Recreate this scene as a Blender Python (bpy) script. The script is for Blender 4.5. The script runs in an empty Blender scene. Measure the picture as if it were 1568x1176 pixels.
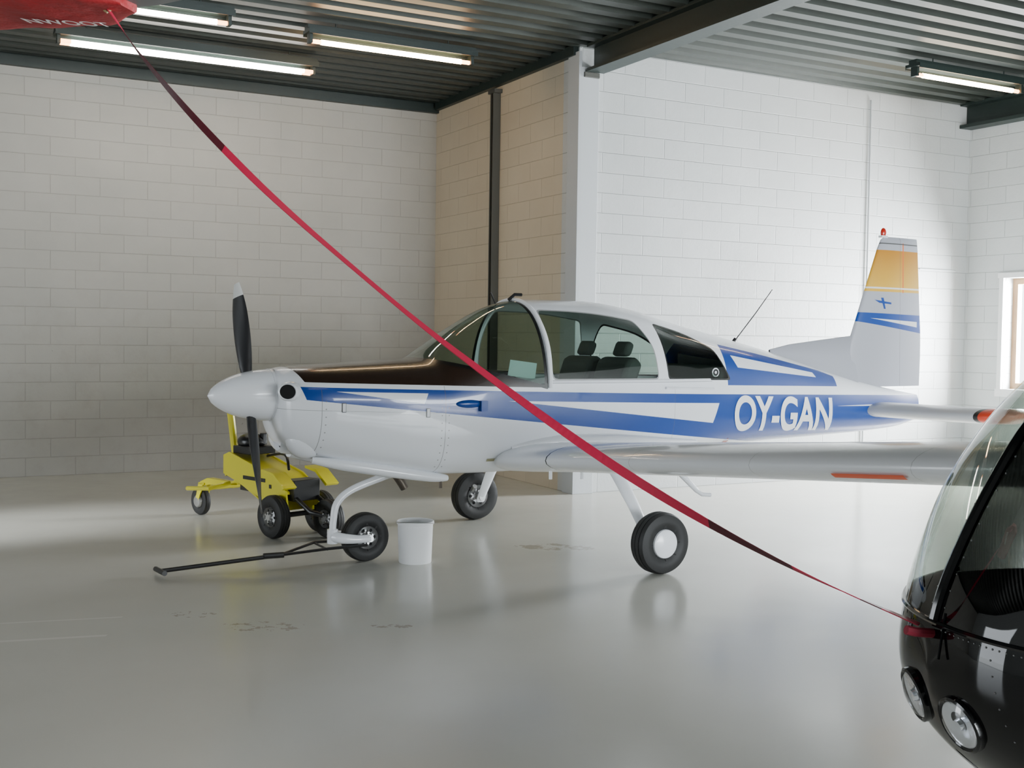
import bpy, bmesh, math, random
from mathutils import Vector, Matrix
random.seed(3)
D=bpy.data
scene=bpy.context.scene
COL=scene.collection
rad=math.radians

# ------------------------------------------------------------------ helpers
class NT:
    def __init__(s,m):
        m.use_nodes=True; s.t=m.node_tree; s.n=s.t.nodes; s.l=s.t.links
        s.bsdf=next(x for x in s.n if x.type=='BSDF_PRINCIPLED')
        s.out=next(x for x in s.n if x.type=='OUTPUT_MATERIAL')
    def put(s,sock,v):
        if isinstance(v,bpy.types.NodeSocket): s.l.new(v,sock)
        elif isinstance(v,(tuple,list)) and len(v)==3 and sock.type=='RGBA': sock.default_value=(*v,1)
        else: sock.default_value=v
    def math(s,op,a,b=None,c=None):
        n=s.n.new('ShaderNodeMath'); n.operation=op
        s.put(n.inputs[0],a)
        if b is not None: s.put(n.inputs[1],b)
        if c is not None: s.put(n.inputs[2],c)
        return n.outputs[0]
    def mix(s,f,a,b):
        n=s.n.new('ShaderNodeMix'); n.data_type='RGBA'
        s.put(n.inputs[0],f); s.put(n.inputs[6],a); s.put(n.inputs[7],b)
        return n.outputs[2]
    def obj(s):
        n=s.n.new('ShaderNodeTexCoord'); return n.outputs['Object']
    def sep(s,v):
        n=s.n.new('ShaderNodeSeparateXYZ'); s.l.new(v,n.inputs[0]); return n.outputs
    def comb(s,x,y,z):
        n=s.n.new('ShaderNodeCombineXYZ'); s.put(n.inputs[0],x); s.put(n.inputs[1],y); s.put(n.inputs[2],z); return n.outputs[0]
    def noise(s,v,scale,detail=3,rough=.5):
        n=s.n.new('ShaderNodeTexNoise'); s.l.new(v,n.inputs['Vector']); n.inputs['Scale'].default_value=scale
        n.inputs['Detail'].default_value=detail; n.inputs['Roughness'].default_value=rough
        return n.outputs[0]
    def ramp(s,v,a,b):
        n=s.n.new('ShaderNodeMapRange'); s.put(n.inputs[0],v); n.inputs[1].default_value=a; n.inputs[2].default_value=b
        return n.outputs[0]
    def bump(s,h,strength,dist=.01):
        n=s.n.new('ShaderNodeBump'); s.l.new(h,n.inputs['Height']); n.inputs['Strength'].default_value=strength
        n.inputs['Distance'].default_value=dist; s.l.new(n.outputs[0],s.bsdf.inputs['Normal'])
    def poly(s,P,pts,k=0):
        A=sum(pts[i][0]*pts[(i+1)%len(pts)][1]-pts[(i+1)%len(pts)][0]*pts[i][1] for i in range(len(pts)))
        if A<0: pts=pts[::-1]
        d=None
        for i in range(len(pts)):
            x0,z0=pts[i]; x1,z1=pts[(i+1)%len(pts)]
            L=math.hypot(x1-x0,z1-z0)
            nx,nz=-(z1-z0)/L,(x1-x0)/L
            v=s.n.new('ShaderNodeVectorMath'); v.operation='DOT_PRODUCT'
            s.l.new(P,v.inputs[0]); v.inputs[1].default_value=(nx,0,nz)
            e=s.math('ADD',v.outputs['Value'],-(nx*x0+nz*z0))
            if d is None: d=e
            elif k: d=s.math('SMOOTH_MIN',d,e,k)
            else: d=s.math('MINIMUM',d,e)
        return d
    def inside(s,d,o=0.0): return s.math('GREATER_THAN',d,o)

def mat(name,base,rough=.5,metal=0,coat=0,emis=None,estr=0,spec=None,bumpn=None,var=0):
    m=D.materials.new(name); nt=NT(m); b=nt.bsdf
    b.inputs['Base Color'].default_value=(*base,1); b.inputs['Roughness'].default_value=rough
    b.inputs['Metallic'].default_value=metal; b.inputs['Coat Weight'].default_value=coat
    b.inputs['Coat Roughness'].default_value=.05
    if spec is not None: b.inputs['Specular IOR Level'].default_value=spec
    if emis: b.inputs['Emission Color'].default_value=(*emis,1); b.inputs['Emission Strength'].default_value=estr
    if bumpn or var:
        P=nt.obj(); n=nt.noise(P,bumpn or 8,4)
        if bumpn: nt.bump(n,.25,.004)
        if var:
            nt.l.new(nt.mix(n,tuple(c*(1-var) for c in base),tuple(min(1,c*(1+var)) for c in base)),b.inputs['Base Color'])
    return m

def mk(name,verts,faces,m=None,parent=None,smooth=True,auto=None):
    me=D.meshes.new(name); me.from_pydata([tuple(v) for v in verts],[],faces); me.update()
    bm=bmesh.new(); bm.from_mesh(me); bmesh.ops.recalc_face_normals(bm,faces=bm.faces); bm.to_mesh(me); bm.free()
    o=D.objects.new(name,me); COL.objects.link(o)
    if m: 
        for x in (m if isinstance(m,list) else [m]): me.materials.append(x)
    if parent: o.parent=parent
    if smooth:
        me.polygons.foreach_set('use_smooth',[True]*len(me.polygons))
        if auto:
            try: me.set_sharp_from_angle(angle=rad(auto))
            except Exception: pass
    return o
def empty(name,loc=(0,0,0),rz=0):
    e=D.objects.new(name,None); COL.objects.link(e); e.location=loc; e.rotation_euler=(0,0,rz); e.empty_display_size=.3; return e

class MB:   # mesh builder accumulating parts
    def __init__(s): s.v=[]; s.f=[]; s.mi=[]
    def add(s,v,f,mi=0):
        o=len(s.v); s.v+= [tuple(x) for x in v]; s.f+=[tuple(i+o for i in q) for q in f]; s.mi+=[mi]*len(f)
    def box(s,x0,x1,y0,y1,z0,z1,mi=0,M=None):
        v=[Vector(p) for p in ((x0,y0,z0),(x1,y0,z0),(x1,y1,z0),(x0,y1,z0),(x0,y0,z1),(x1,y0,z1),(x1,y1,z1),(x0,y1,z1))]
        if M: v=[M@p for p in v]
        s.add(v,[(0,3,2,1),(4,5,6,7),(0,1,5,4),(1,2,6,5),(2,3,7,6),(3,0,4,7)],mi)
    def prism(s,pts,y0,y1,mi=0,M=None):   # pts (x,z)
        n=len(pts); v=[Vector((p[0],y0,p[1])) for p in pts]+[Vector((p[0],y1,p[1])) for p in pts]
        if M: v=[M@p for p in v]
        s.add(v,[tuple(range(n)),tuple(range(2*n-1,n-1,-1))]+[(i,(i+1)%n,(i+1)%n+n,i+n) for i in range(n)],mi)
    def tube(s,pts,r,n=12,mi=0,sub=1,flat=1.0):
        pts=[Vector(p) for p in pts]
        rs=r if isinstance(r,(list,tuple)) else [r]*len(pts)
        if sub>1 and len(pts)>2:
            np_,nr=[],[]
            for i in range(len(pts)-1):
                p0=pts[max(i-1,0)];p1=pts[i];p2=pts[i+1];p3=pts[min(i+2,len(pts)-1)]
                for j in range(sub):
                    t=j/sub
                    np_.append(.5*((2*p1)+(p2-p0)*t+(2*p0-5*p1+4*p2-p3)*t*t+(-p0+3*p1-3*p2+p3)*t**3)); nr.append(rs[i]*(1-t)+rs[i+1]*t)
            np_.append(pts[-1]); nr.append(rs[-1]); pts,rs=np_,nr
        V=[];up=None
        for i,p in enumerate(pts):
            t=(pts[min(i+1,len(pts)-1)]-pts[max(i-1,0)]).normalized()
            if up is None:
                up=Vector((0,0,1)) if abs(t.z)<.9 else Vector((0,1,0))
            a=t.cross(up).normalized(); up=a.cross(t).normalized()
            for k in range(n):
                an=2*math.pi*k/n
                V.append(p+a*math.cos(an)*rs[i]+up*math.sin(an)*rs[i]*flat)
        F=[]
        for i in range(len(pts)-1):
            for k in range(n):
                F.append((i*n+k,i*n+(k+1)%n,(i+1)*n+(k+1)%n,(i+1)*n+k))
        F.append(tuple(range(n-1,-1,-1))); F.append(tuple(range((len(pts)-1)*n,len(pts)*n)))
        s.add(V,F,mi)
    def lathe(s,prof,n=48,mi=0,M=None):  # prof (axial,radius) around local Y ; 
        V=[];F=[]
        for a,r in prof:
            for k in range(n):
                an=2*math.pi*k/n; V.append(Vector((r*math.cos(an),a,r*math.sin(an))))
        if M: V=[M@p for p in V]
        for i in range(len(prof)-1):
            for k in range(n): F.append((i*n+k,i*n+(k+1)%n,(i+1)*n+(k+1)%n,(i+1)*n+k))
        s.add(V,F,mi)
    def ball(s,c,rx,ry,rz,mi=0,n=16,m=10,M=None):
        V=[];F=[]
        for i in range(m+1):
            ph=math.pi*i/m
            for k in range(n):
                an=2*math.pi*k/n
                V.append(Vector((c[0]+rx*math.sin(ph)*math.cos(an),c[1]+ry*math.sin(ph)*math.sin(an),c[2]+rz*math.cos(ph))))
        if M: V=[M@p for p in V]
        for i in range(m):
            for k in range(n): F.append((i*n+k,i*n+(k+1)%n,(i+1)*n+(k+1)%n,(i+1)*n+k))
        s.add(V,F,mi)
    def out(s,name,mats,parent=None,smooth=True,auto=35,bevel=0):
        me=D.meshes.new(name); me.from_pydata(s.v,[],s.f); me.update()
        me.polygons.foreach_set('material_index',s.mi)
        bm=bmesh.new(); bm.from_mesh(me); bmesh.ops.remove_doubles(bm,verts=bm.verts,dist=1e-5)
        bmesh.ops.recalc_face_normals(bm,faces=bm.faces); bm.to_mesh(me); bm.free()
        for x in (mats if isinstance(mats,list) else [mats]): me.materials.append(x)
        if smooth:
            me.polygons.foreach_set('use_smooth',[True]*len(me.polygons))
            me.set_sharp_from_angle(angle=rad(auto))
        o=D.objects.new(name,me); COL.objects.link(o)
        if parent: o.parent=parent
        if bevel:
            b=o.modifiers.new('bevel','BEVEL'); b.width=bevel; b.segments=2; b.limit_method='ANGLE'; b.angle_limit=rad(40)
        return o

def interp(tab,s):
    if s<=tab[0][0]: return tab[0][1:]
    if s>=tab[-1][0]: return tab[-1][1:]
    for i in range(len(tab)-1):
        if tab[i][0]<=s<=tab[i+1][0]: break
    h=tab[i+1][0]-tab[i][0]; t=(s-tab[i][0])/h; r=[]
    def sec(j,c): return (tab[j+1][c]-tab[j][c])/(tab[j+1][0]-tab[j][0])
    def slope(j,c):
        if j==0: return sec(0,c)
        if j==len(tab)-1: return sec(j-1,c)
        a,b=sec(j-1,c),sec(j,c)
        return 0 if a*b<=0 else 2*a*b/(a+b)
    for c in range(1,len(tab[0])):
        m0,m1=slope(i,c)*h,slope(i+1,c)*h; p0,p1=tab[i][c],tab[i+1][c]
        r.append((2*t**3-3*t*t+1)*p0+(t**3-2*t*t+t)*m0+(-2*t**3+3*t*t)*p1+(t**3-t*t)*m1)
    return r
def width(tab,s,z):
    zb,zc,zt,hw,eb,et=interp(tab,s)
    if z>=zc: q=(z-zc)/max(zt-zc,1e-4); e=et
    else: q=(zc-z)/max(zc-zb,1e-4); e=eb
    if q>=1: return 0
    return hw*(1-q**e)**(1/e)
def loft(tab,ss,n=72,scale=1.0):
    V=[];F=[]
    for s_ in ss:
        zb,zc,zt,hw,eb,et=interp(tab,s_)
        for k in range(n):
            a=2*math.pi*(k+.5)/n; c,sn=math.cos(a),math.sin(a)
            e=et if sn>=0 else eb; h=(zt-zc) if sn>=0 else (zc-zb)
            V.append((s_,math.copysign(abs(c)**(2/e),c)*hw*scale,zc+math.copysign(abs(sn)**(2/e),sn)*h*scale))
    m=len(ss)
    for i in range(m-1):
        for k in range(n): F.append((i*n+k,i*n+(k+1)%n,(i+1)*n+(k+1)%n,(i+1)*n+k))
    F.append(tuple(range(n-1,-1,-1))); F.append(tuple(range((m-1)*n,m*n)))
    return V,F
def lin(a,b,n): return [a+(b-a)*i/(n-1) for i in range(n)]

def airfoil(n=18):
    xs=[.5*(1-math.cos(math.pi*i/n)) for i in range(n+1)]
    t=lambda x:5*(.2969*math.sqrt(x)-.126*x-.3516*x*x+.2843*x**3-.1036*x**4)
    return [(x,t(x)) for x in xs[::-1]]+[(x,-t(x)*.9) for x in xs[1:-1]]
def wing(name,secs,m,parent):   # secs: (LE vec, chord, thickness abs, thick dir)
    pr=airfoil(); V=[];F=[];n=len(pr)
    for le,ch,th,dr in secs:
        le=Vector(le); dr=Vector(dr)
        for x,t in pr: V.append(le+Vector((x*ch,0,0))+dr*(t*th*1.0))
    for i in range(len(secs)-1):
        for k in range(n): F.append((i*n+k,i*n+(k+1)%n,(i+1)*n+(k+1)%n,(i+1)*n+k))
    F.append(tuple(range(n))); F.append(tuple(range((len(secs)-1)*n,len(secs)*n)))
    return mk(name,V,F,m,parent,auto=50)

# ------------------------------------------------------------------ camera
cam=D.cameras.new('camera'); co=D.objects.new('camera',cam); COL.objects.link(co)
cam.sensor_width=36; cam.lens=40.6; cam.clip_start=.05; cam.clip_end=200
co.matrix_world=Matrix.Translation((0,0,1.55))@Matrix.Rotation(rad(90-2.33),4,'X')@Matrix.Rotation(rad(.8),4,'Z')
scene.camera=co

# ------------------------------------------------------------------ room  (p,q frame rotated 28.3 deg)
TH=rad(28.3)
P1,Q1=11.51,13.15; PB,QC=5.97,9.78; P0,Q0=-8.0,-7.0; HC=4.42

def wall_mat(name,axis,base,tint,grime=0.0,joint=.8,bs=.5):
    m=D.materials.new(name); nt=NT(m); P=nt.obj(); x,y,z=nt.sep(P)
    v=nt.comb(x if axis=='x' else y,z,0.0)
    b=nt.n.new('ShaderNodeTexBrick'); nt.l.new(v,b.inputs['Vector'])
    b.inputs['Scale'].default_value=1; b.inputs['Brick Width'].default_value=.5; b.inputs['Row Height'].default_value=.2
    b.inputs['Mortar Size'].default_value=.006; b.inputs['Mortar Smooth'].default_value=.8
    b.inputs['Color1'].default_value=(1,1,1,1); b.inputs['Color2'].default_value=(.95,.95,.95,1); b.inputs['Mortar'].default_value=(.74,.74,.74,1)
    n=nt.noise(P,1.3,5,.6); n2=nt.noise(P,38,3,.6); n3=nt.noise(P,5,4,.7)
    c=nt.mix(nt.ramp(n,.3,.7),base,tint)
    mul=nt.n.new('ShaderNodeMix'); mul.data_type='RGBA'; mul.blend_type='MULTIPLY'; mul.inputs[0].default_value=joint
    nt.l.new(c,mul.inputs[6]); nt.l.new(b.outputs['Color'],mul.inputs[7])
    c1=mul.outputs[2]
    if grime:
        gr=nt.math('MULTIPLY',nt.math('MULTIPLY',nt.ramp(nt.noise(P,3.5,5,.7),.5,.75),nt.ramp(z,2.6,1.2)),grime)
        c1=nt.mix(gr,c1,(.22,.19,.15))
    sp=nt.math('MULTIPLY',nt.math('GREATER_THAN',nt.noise(P,13,2,.5),.765),nt.math('LESS_THAN',z,2.2))
    c2=nt.mix(nt.math('MULTIPLY',sp,.4),c1,(.16,.14,.12))
    nt.l.new(c2,nt.bsdf.inputs['Base Color']); nt.bsdf.inputs['Roughness'].default_value=.55
    h=nt.math('ADD',nt.math('MULTIPLY',b.outputs['Fac'],-1.0),nt.math('ADD',nt.math('MULTIPLY',n2,.25),nt.math('MULTIPLY',n3,.4)))
    nt.bump(h,bs,.012)
    return m
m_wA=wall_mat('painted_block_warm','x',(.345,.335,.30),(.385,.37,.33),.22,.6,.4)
m_wB=wall_mat('painted_block_warm_lit','y',(.47,.40,.295),(.52,.45,.335),0,.7,.45)  # warm light on the jog wall is put into its base colour
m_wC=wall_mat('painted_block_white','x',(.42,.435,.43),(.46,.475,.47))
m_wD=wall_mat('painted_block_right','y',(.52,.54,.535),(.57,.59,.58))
m_wp=mat('wall_paint_white',(.42,.44,.45),.5,bumpn=20)
m_steel=mat('dark_green_steel',(.012,.022,.019),.45,.1,bumpn=30)
m_grey=mat('grey_steel',(.08,.08,.07),.45,.3)

def room(name,boxes,m,bevel=0):
    b=MB()
    for q in boxes: b.box(*q)
    o=b.out(name,m,smooth=False,bevel=bevel); o.rotation_euler=(0,0,TH); return o
room('wall_back',[(P0-.3,PB,Q1,Q1+.3,0,HC)],m_wA)
room('wall_jog',[(PB,PB+.3,QC+.3,Q1+.3,0,HC)],m_wB)
room('wall_front_block',[(PB,P1+.3,QC,QC+.3,0,HC)],m_wC)
wq0,wq1,wz0,wz1=7.65,9.22,1.02,2.32
room('wall_right',[(P1,P1+.3,wq1,QC,0,HC),(P1,P1+.3,wq0,wq1,0,wz0),(P1,P1+.3,wq0,wq1,wz1,HC),(P1,P1+.3,Q0,wq0,0,HC)],m_wD)
# left wall with gate opening near the back wall, rear wall with wide door opening
room('wall_left',[(P0-.3,P0,Q0,6.0,0,HC),(P0-.3,P0,6.0,10.5,3.4,HC),(P0-.3,P0,10.5,Q1,0,HC)],m_wD)
room('wall_rear',[(P0,2.0,Q0-.3,Q0,0,HC),(2.0,10.5,Q0-.3,Q0,3.7,HC),(10.5,P1+.3,Q0-.3,Q0,0,HC)],m_wC)

# floor
m_fl=D.materials.new('epoxy_floor'); nt=NT(m_fl); P=nt.obj(); x,y,z=nt.sep(P)
n1=nt.noise(P,.35,4,.55); n2=nt.noise(P,3.0,6,.65); n3=nt.noise(P,22,3,.6)
c=nt.mix(nt.ramp(n1,.35,.65),(.52,.515,.455),(.58,.57,.515))
c=nt.mix(nt.math('MULTIPLY',nt.ramp(n2,.5,.8),.12),c,(.42,.41,.36))
def spot_mask(cx,cy,rx,ry,sc,th):
    dx=nt.math('DIVIDE',nt.math('SUBTRACT',x,cx),rx); dy=nt.math('DIVIDE',nt.math('SUBTRACT',y,cy),ry)
    d=nt.math('ADD',nt.math('MULTIPLY',dx,dx),nt.math('MULTIPLY',dy,dy))
    e=nt.ramp(d,1.0,0.2)
    nn=nt.noise(P,sc,4,.7)
    return nt.math('GREATER_THAN',nt.math('MULTIPLY',nn,e),th)
for a in ((-1.30,6.05,.40,.22,16,.55),(-.62,6.1,.25,.08,14,.52),(.35,8.5,.6,.25,9,.5),(2.4,5.6,.7,.5,10,.6),(-1.75,6.3,.3,.15,20,.58)):
    c=nt.mix(nt.math('MULTIPLY',spot_mask(*a),.5),c,(.20,.16,.11))
ln=nt.math('MULTIPLY',nt.math('LESS_THAN',nt.math('ABSOLUTE',nt.math('SUBTRACT',nt.math('SUBTRACT',y,nt.math('MULTIPLY',x,.30)),6.45)),.018),nt.math('LESS_THAN',x,-2.05))
ln2=nt.math('MULTIPLY',nt.math('LESS_THAN',nt.math('ABSOLUTE',nt.math('SUBTRACT',nt.math('SUBTRACT',y,nt.math('MULTIPLY',x,.30)),6.85)),.012),nt.math('LESS_THAN',x,-2.1))
c=nt.mix(nt.math('MULTIPLY',nt.math('MAXIMUM',ln,ln2),.3),c,(.85,.85,.8))
nt.l.new(c,nt.bsdf.inputs['Base Color'])
nt.l.new(nt.math('ADD',.13,nt.math('MULTIPLY',n2,.14)),nt.bsdf.inputs['Roughness'])
nt.bsdf.inputs['Specular IOR Level'].default_value=.65
nt.bump(nt.math('ADD',nt.math('MULTIPLY',nt.noise(P,1.6,2,.5),1.0),nt.math('MULTIPLY',n3,.03)),.12,.02)
b=MB(); b.box(-30,30,-25,30,-.2,0); fl=b.out('floor',m_fl,smooth=False)

# corrugated ceiling
m_ce=mat('ceiling_deck_paint',(.027,.033,.027),.42,.15,var=.25)
V=[];F=[];q=Q0-.3;per=.27;prof=[(0,0),(.10,0),(.135,.075),(.235,.075)]
while q<Q1+.35:
    for dq,dz in prof: V+=[(P0-.3,q+dq,HC+dz),(P1+.3,q+dq,HC+dz)]
    q+=per
for i in range(len(V)//2-1): F.append((2*i,2*i+1,2*i+3,2*i+2))
ce=mk('ceiling',V,F,m_ce,smooth=False); ce.rotation_euler=(0,0,TH)
sm=ce.modifiers.new('s','SOLIDIFY'); sm.thickness=.02
# steel trims and beams
room('trim_1',[(P0,PB,Q1-.07,Q1-.002,4.29,4.34),(P0,PB,Q1-.02,Q1-.002,4.34,HC)],m_steel)
room('trim_2',[(PB-.06,PB-.002,QC+.02,Q1-.08,4.32,HC)],m_steel)
b=MB()
for zz in ((4.385,HC-.003),(4.15,4.18)): b.box(6.0,6.2,Q0+.02,QC-.08,*zz)
b.box(6.085,6.115,Q0+.02,QC-.08,4.18,4.385)
o=b.out('roof_beam',m_steel,smooth=False); o.rotation_euler=(0,0,TH)
b=MB()
for zz in ((4.385,HC-.003),(4.12,4.16)): b.box(P1-.2,P1-.003,Q0+.02,QC-.01,*zz)
b.box(P1-.08,P1-.05,Q0+.02,QC-.01,4.16,4.385)
o=b.out('roof_beam',m_steel,smooth=False); o.rotation_euler=(0,0,TH)
b=MB(); b.box(PB-.02,PB+.20,QC-.05,QC-.002,0,4.2,0); b.box(PB-.035,PB-.002,QC-.05,QC+.16,0,4.35,0)
b.box(PB+.02,PB+.19,QC-.075,QC-.05,4.10,4.15,1)
o=b.out('wall_column',[m_wp,m_grey],smooth=False,bevel=.004); o.rotation_euler=(0,0,TH)
b=MB(); b.box(PB-.09,PB-.004,11.44,11.455,0,4.28); b.box(PB-.09,PB-.004,11.505,11.52,0,4.28); b.box(PB-.05,PB-.04,11.455,11.505,0,4.28); b.box(PB-.10,PB-.002,11.40,11.56,4.24,4.28)
o=b.out('steel_post',m_grey,smooth=False); o.rotation_euler=(0,0,TH)
b=MB(); b.tube([(9.85,QC-.02,0.05),(9.85,QC-.02,4.3)],.011,8); b.tube([(11.3,QC-.015,2.42),(10.7,QC-.015,2.42)],.007,8)
o=b.out('wall_conduit',m_wp); o.rotation_euler=(0,0,TH)
# window
m_wf=mat('window_frame_wood',(.42,.26,.14),.5,var=.2); m_wfw=mat('window_frame_white',(.75,.75,.74),.4)
m_wg=D.materials.new('window_glass'); g=NT(m_wg); tr=g.n.new('ShaderNodeBsdfTransparent'); gl=g.n.new('ShaderNodeBsdfGlossy'); gl.inputs['Roughness'].default_value=.02
mx=g.n.new('ShaderNodeMixShader'); mx.inputs[0].default_value=.06; g.l.new(tr.outputs[0],mx.inputs[1]); g.l.new(gl.outputs[0],mx.inputs[2]); g.l.new(mx.outputs[0],g.out.inputs[0])
b=MB(); t=.07
b.box(P1-.03,P1+.02,wq0-.08,wq1+.08,wz0-.09,wz0,0); b.box(P1-.03,P1+.02,wq0-.08,wq1+.08,wz1,wz1+.06,0)
b.box(P1-.03,P1+.02,wq1,wq1+.06,wz0,wz1,0); b.box(P1-.03,P1+.02,wq0-.06,wq0,wz0,wz1,0)
xa,xb=P1+.14,P1+.2
b.box(xa,xb,wq0,wq1,wz0,wz0+t,1); b.box(xa,xb,wq0,wq1,wz1-t,wz1,1)
for qq in (wq0,(wq0+wq1)/2-t/2,wq1-t): b.box(xa,xb,qq,qq+t,wz0+t,wz1-t,1)
b.box(xa+.02,xa+.03,wq0,wq1,wz0,wz1,2)
o=b.out('window_1',[m_wfw,m_wf,m_wg],smooth=False); o.rotation_euler=(0,0,TH)

# fluorescent lamps
def lamp(p0,p1,q,col,st,w=.05,dbl=False):
    m_t=mat('tube_glow',(1,1,1),.4,emis=col,estr=st)
    m_e=mat('tube_end_glow',(1,.6,.3),.4,emis=(1,.42,.16),estr=st*.35)
    b=MB(); z=4.22
    b.box(p0-.08,p1+.08,q-.09,q+.09,z+.07,z+.10,0); b.prism([(p0-.08,z+.10),(p1+.08,z+.10),(p1+.08,z+.14),(p0-.08,z+.14)],q-.05,q+.05,0)
    for s_ in (-1,1): b.box(p0-.08,p1+.08,q+s_*.09-.004,q+s_*.09+.004,z+.05,z+.10,0)
    for pe in (p0-.06,p1+.03): b.box(pe,pe+.03,q-.04,q+.04,z-.02,z+.08,0)
    for pp in (p0+.2,p1-.2): b.tube([(pp,q,z+.13),(pp,q,HC+.01)],.006,6,0)
    for dq in ((-.045,.045) if dbl else (0,)):
        b.tube([(p0+.06,q+dq,z),(p1-.06,q+dq,z)],.02 if dbl else .024,12,1)
        b.tube([(p0-.03,q+dq,z),(p0+.06,q+dq,z)],.019,10,2); b.tube([(p1-.06,q+dq,z),(p1+.03,q+dq,z)],.019,10,2)
    o=b.out('fluorescent_lamp',[m_steel,m_t,m_e]); o.rotation_euler=(0,0,TH)
lamp(.9,2.55,10.07,(1,.90,.75),30)
lamp(1.43,3.78,11.5,(1,.95,.86),32,dbl=True)
lamp(3.43,4.97,10.26,(1,.68,.36),55)
lamp(9.05,10.5,8.35,(1,.76,.48),36)
lamp(.9,2.4,4.0,(1,.9,.75),18)
lamp(3.6,5.1,-1.0,(1,.9,.75),18)

# ------------------------------------------------------------------ AEROPLANE
PA=math.atan2(.513,.858)
plane=empty('light_aircraft',(-1.932,7.316,0),PA)
FT=[(.40,1.00,1.14,1.29,.14,2,2),(.415,.93,1.14,1.31,.22,2,2),(.44,.86,1.13,1.325,.28,2.2,2.2),(.50,.80,1.12,1.335,.34,2.3,2.4),
(.65,.735,1.10,1.345,.40,2.6,2.6),(.9,.68,1.08,1.36,.45,3,2.7),(1.2,.63,1.07,1.378,.49,3.3,2.6),(1.44,.60,1.07,1.395,.51,3.5,2.5),
(1.59,.595,1.08,1.49,.52,3.5,2.3),(1.8,.59,1.09,1.635,.53,3.5,2.2),(2.1,.59,1.1,1.785,.54,3.5,2.25),(2.3,.59,1.1,1.825,.545,3.5,2.3),
(2.8,.60,1.1,1.828,.55,3.5,2.3),(3.2,.62,1.1,1.785,.54,3.3,2.25),(3.62,.655,1.08,1.69,.51,3,2.1),(4.17,.70,1.03,1.58,.43,2.8,2.0),
(4.6,.715,1.0,1.49,.355,2.7,2),(5.0,.725,.97,1.395,.29,2.6,2),(5.34,.735,.96,1.31,.24,2.6,2),(5.8,.75,.95,1.21,.17,2.5,2),
(6.3,.78,.94,1.12,.10,2.2,2),(6.62,.84,.95,1.07,.04,2,2)]
WHITE=(.88,.90,.94); BLUE=(.008,.060,.31)
m_fu=D.materials.new('fuselage_paint_and_glazing'); nt=NT(m_fu); P=nt.obj(); x,y,z=nt.sep(P)
zt_=lambda s:1.229-.025*s
zl_=lambda s:1.19-.105*s
IN=lambda pts,k=0:nt.inside(nt.poly(P,pts,k))
blue=IN([(.50,zt_(.5)),(6.8,zt_(6.8)),(6.8,zl_(6.8)),(.53,zl_(.53))])
up=IN([(3.97,1.515),(4.45,1.44),(5.25,1.30),(5.42,1.25),(5.40,1.165),(3.93,1.20)])
blue=nt.math('MAXIMUM',blue,up)
for pts in ([(.712,1.187),(1.32,1.172),(1.29,1.105)],[(1.91,1.115),(3.82,1.065),(3.76,.914)],[(4.06,1.43),(4.10,1.335),(5.14,1.245),(5.12,1.285)],[(5.35,1.0),(5.95,1.0),(5.95,.985)]):
    blue=nt.math('SUBTRACT',blue,IN(pts))
blue=nt.math('MAXIMUM',blue,0.0)
c=nt.mix(blue,WHITE,BLUE)
thin=IN([(3.2,1.80),(4.0,1.62),(4.0,1.60),(3.2,1.775)]); c=nt.mix(thin,c,BLUE)
black=IN([(.425,1.5),(.53,zt_(.55)+.03),(2.2,zt_(2.2)+.03),(2.2,2.0),(.425,2.0)],.01)
c=nt.mix(black,c,(.026,.014,.009))  # black panel browned: its warm reflection is put into the colour
def line(s0,zmax,w=.0022):
    return nt.math('MULTIPLY',nt.math('LESS_THAN',nt.math('ABSOLUTE',nt.math('SUBTRACT',x,s0)),w),nt.math('LESS_THAN',z,zmax))
ls=nt.math('MAXIMUM',line(1.44,1.22),line(.62,1.2)); ls=nt.math('MAXIMUM',ls,line(3.35,1.2,.0015))
zl=nt.math('MULTIPLY',nt.math('LESS_THAN',nt.math('ABSOLUTE',nt.math('SUBTRACT',z,1.232)),.002),nt.math('MULTIPLY',nt.math('GREATER_THAN',x,2.2),nt.math('LESS_THAN',x,3.75)))
zl2=nt.math('MULTIPLY',nt.math('LESS_THAN',nt.math('ABSOLUTE',nt.math('SUBTRACT',z,nt.math('MULTIPLY_ADD',x,-.03,1.085))),.0015),nt.math('LESS_THAN',x,1.44))
ls=nt.math('MAXIMUM',ls,nt.math('MAXIMUM',zl,zl2))
# rivets rows on panel joints
def dots(s0,zmax):
    fr=nt.math('FRACT',nt.math('MULTIPLY',z,20.0)); a=nt.math('MULTIPLY',nt.math('SUBTRACT',fr,.5),.05); bq=nt.math('SUBTRACT',x,s0)
    d=nt.math('SQRT',nt.math('ADD',nt.math('MULTIPLY',a,a),nt.math('MULTIPLY',bq,bq)))
    return nt.math('MULTIPLY',nt.math('LESS_THAN',d,.0045),nt.math('LESS_THAN',z,zmax))
ls=nt.math('MAXIMUM',ls,nt.math('MAXIMUM',dots(1.415,1.16),nt.math('MAXIMUM',dots(1.465,1.16),dots(.645,1.15))))
c=nt.mix(nt.math('MULTIPLY',ls,.6),c,(.1,.1,.1))
wsd=nt.poly(P,[(1.38,1.415),(2.195,1.222),(2.195,2.1),(1.38,2.1)],.01)
w1=nt.poly(P,[(2.27,1.262),(2.245,1.5),(2.27,1.74),(2.7,1.735),(3.08,1.68),(3.18,1.5),(3.19,1.262)],.05)
w2=nt.poly(P,[(3.30,1.262),(3.285,1.655),(3.60,1.59),(3.86,1.47),(3.96,1.25)],.05)
gd=nt.math('MAXIMUM',wsd,nt.math('MAXIMUM',w1,w2))
c=nt.mix(nt.inside(wsd,-.024),c,(.008,.008,.008))
c=nt.mix(nt.inside(w2,-.012),c,(.02,.02,.02))
c=nt.mix(nt.inside(w1,-.008),c,(.35,.35,.35))
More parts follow.
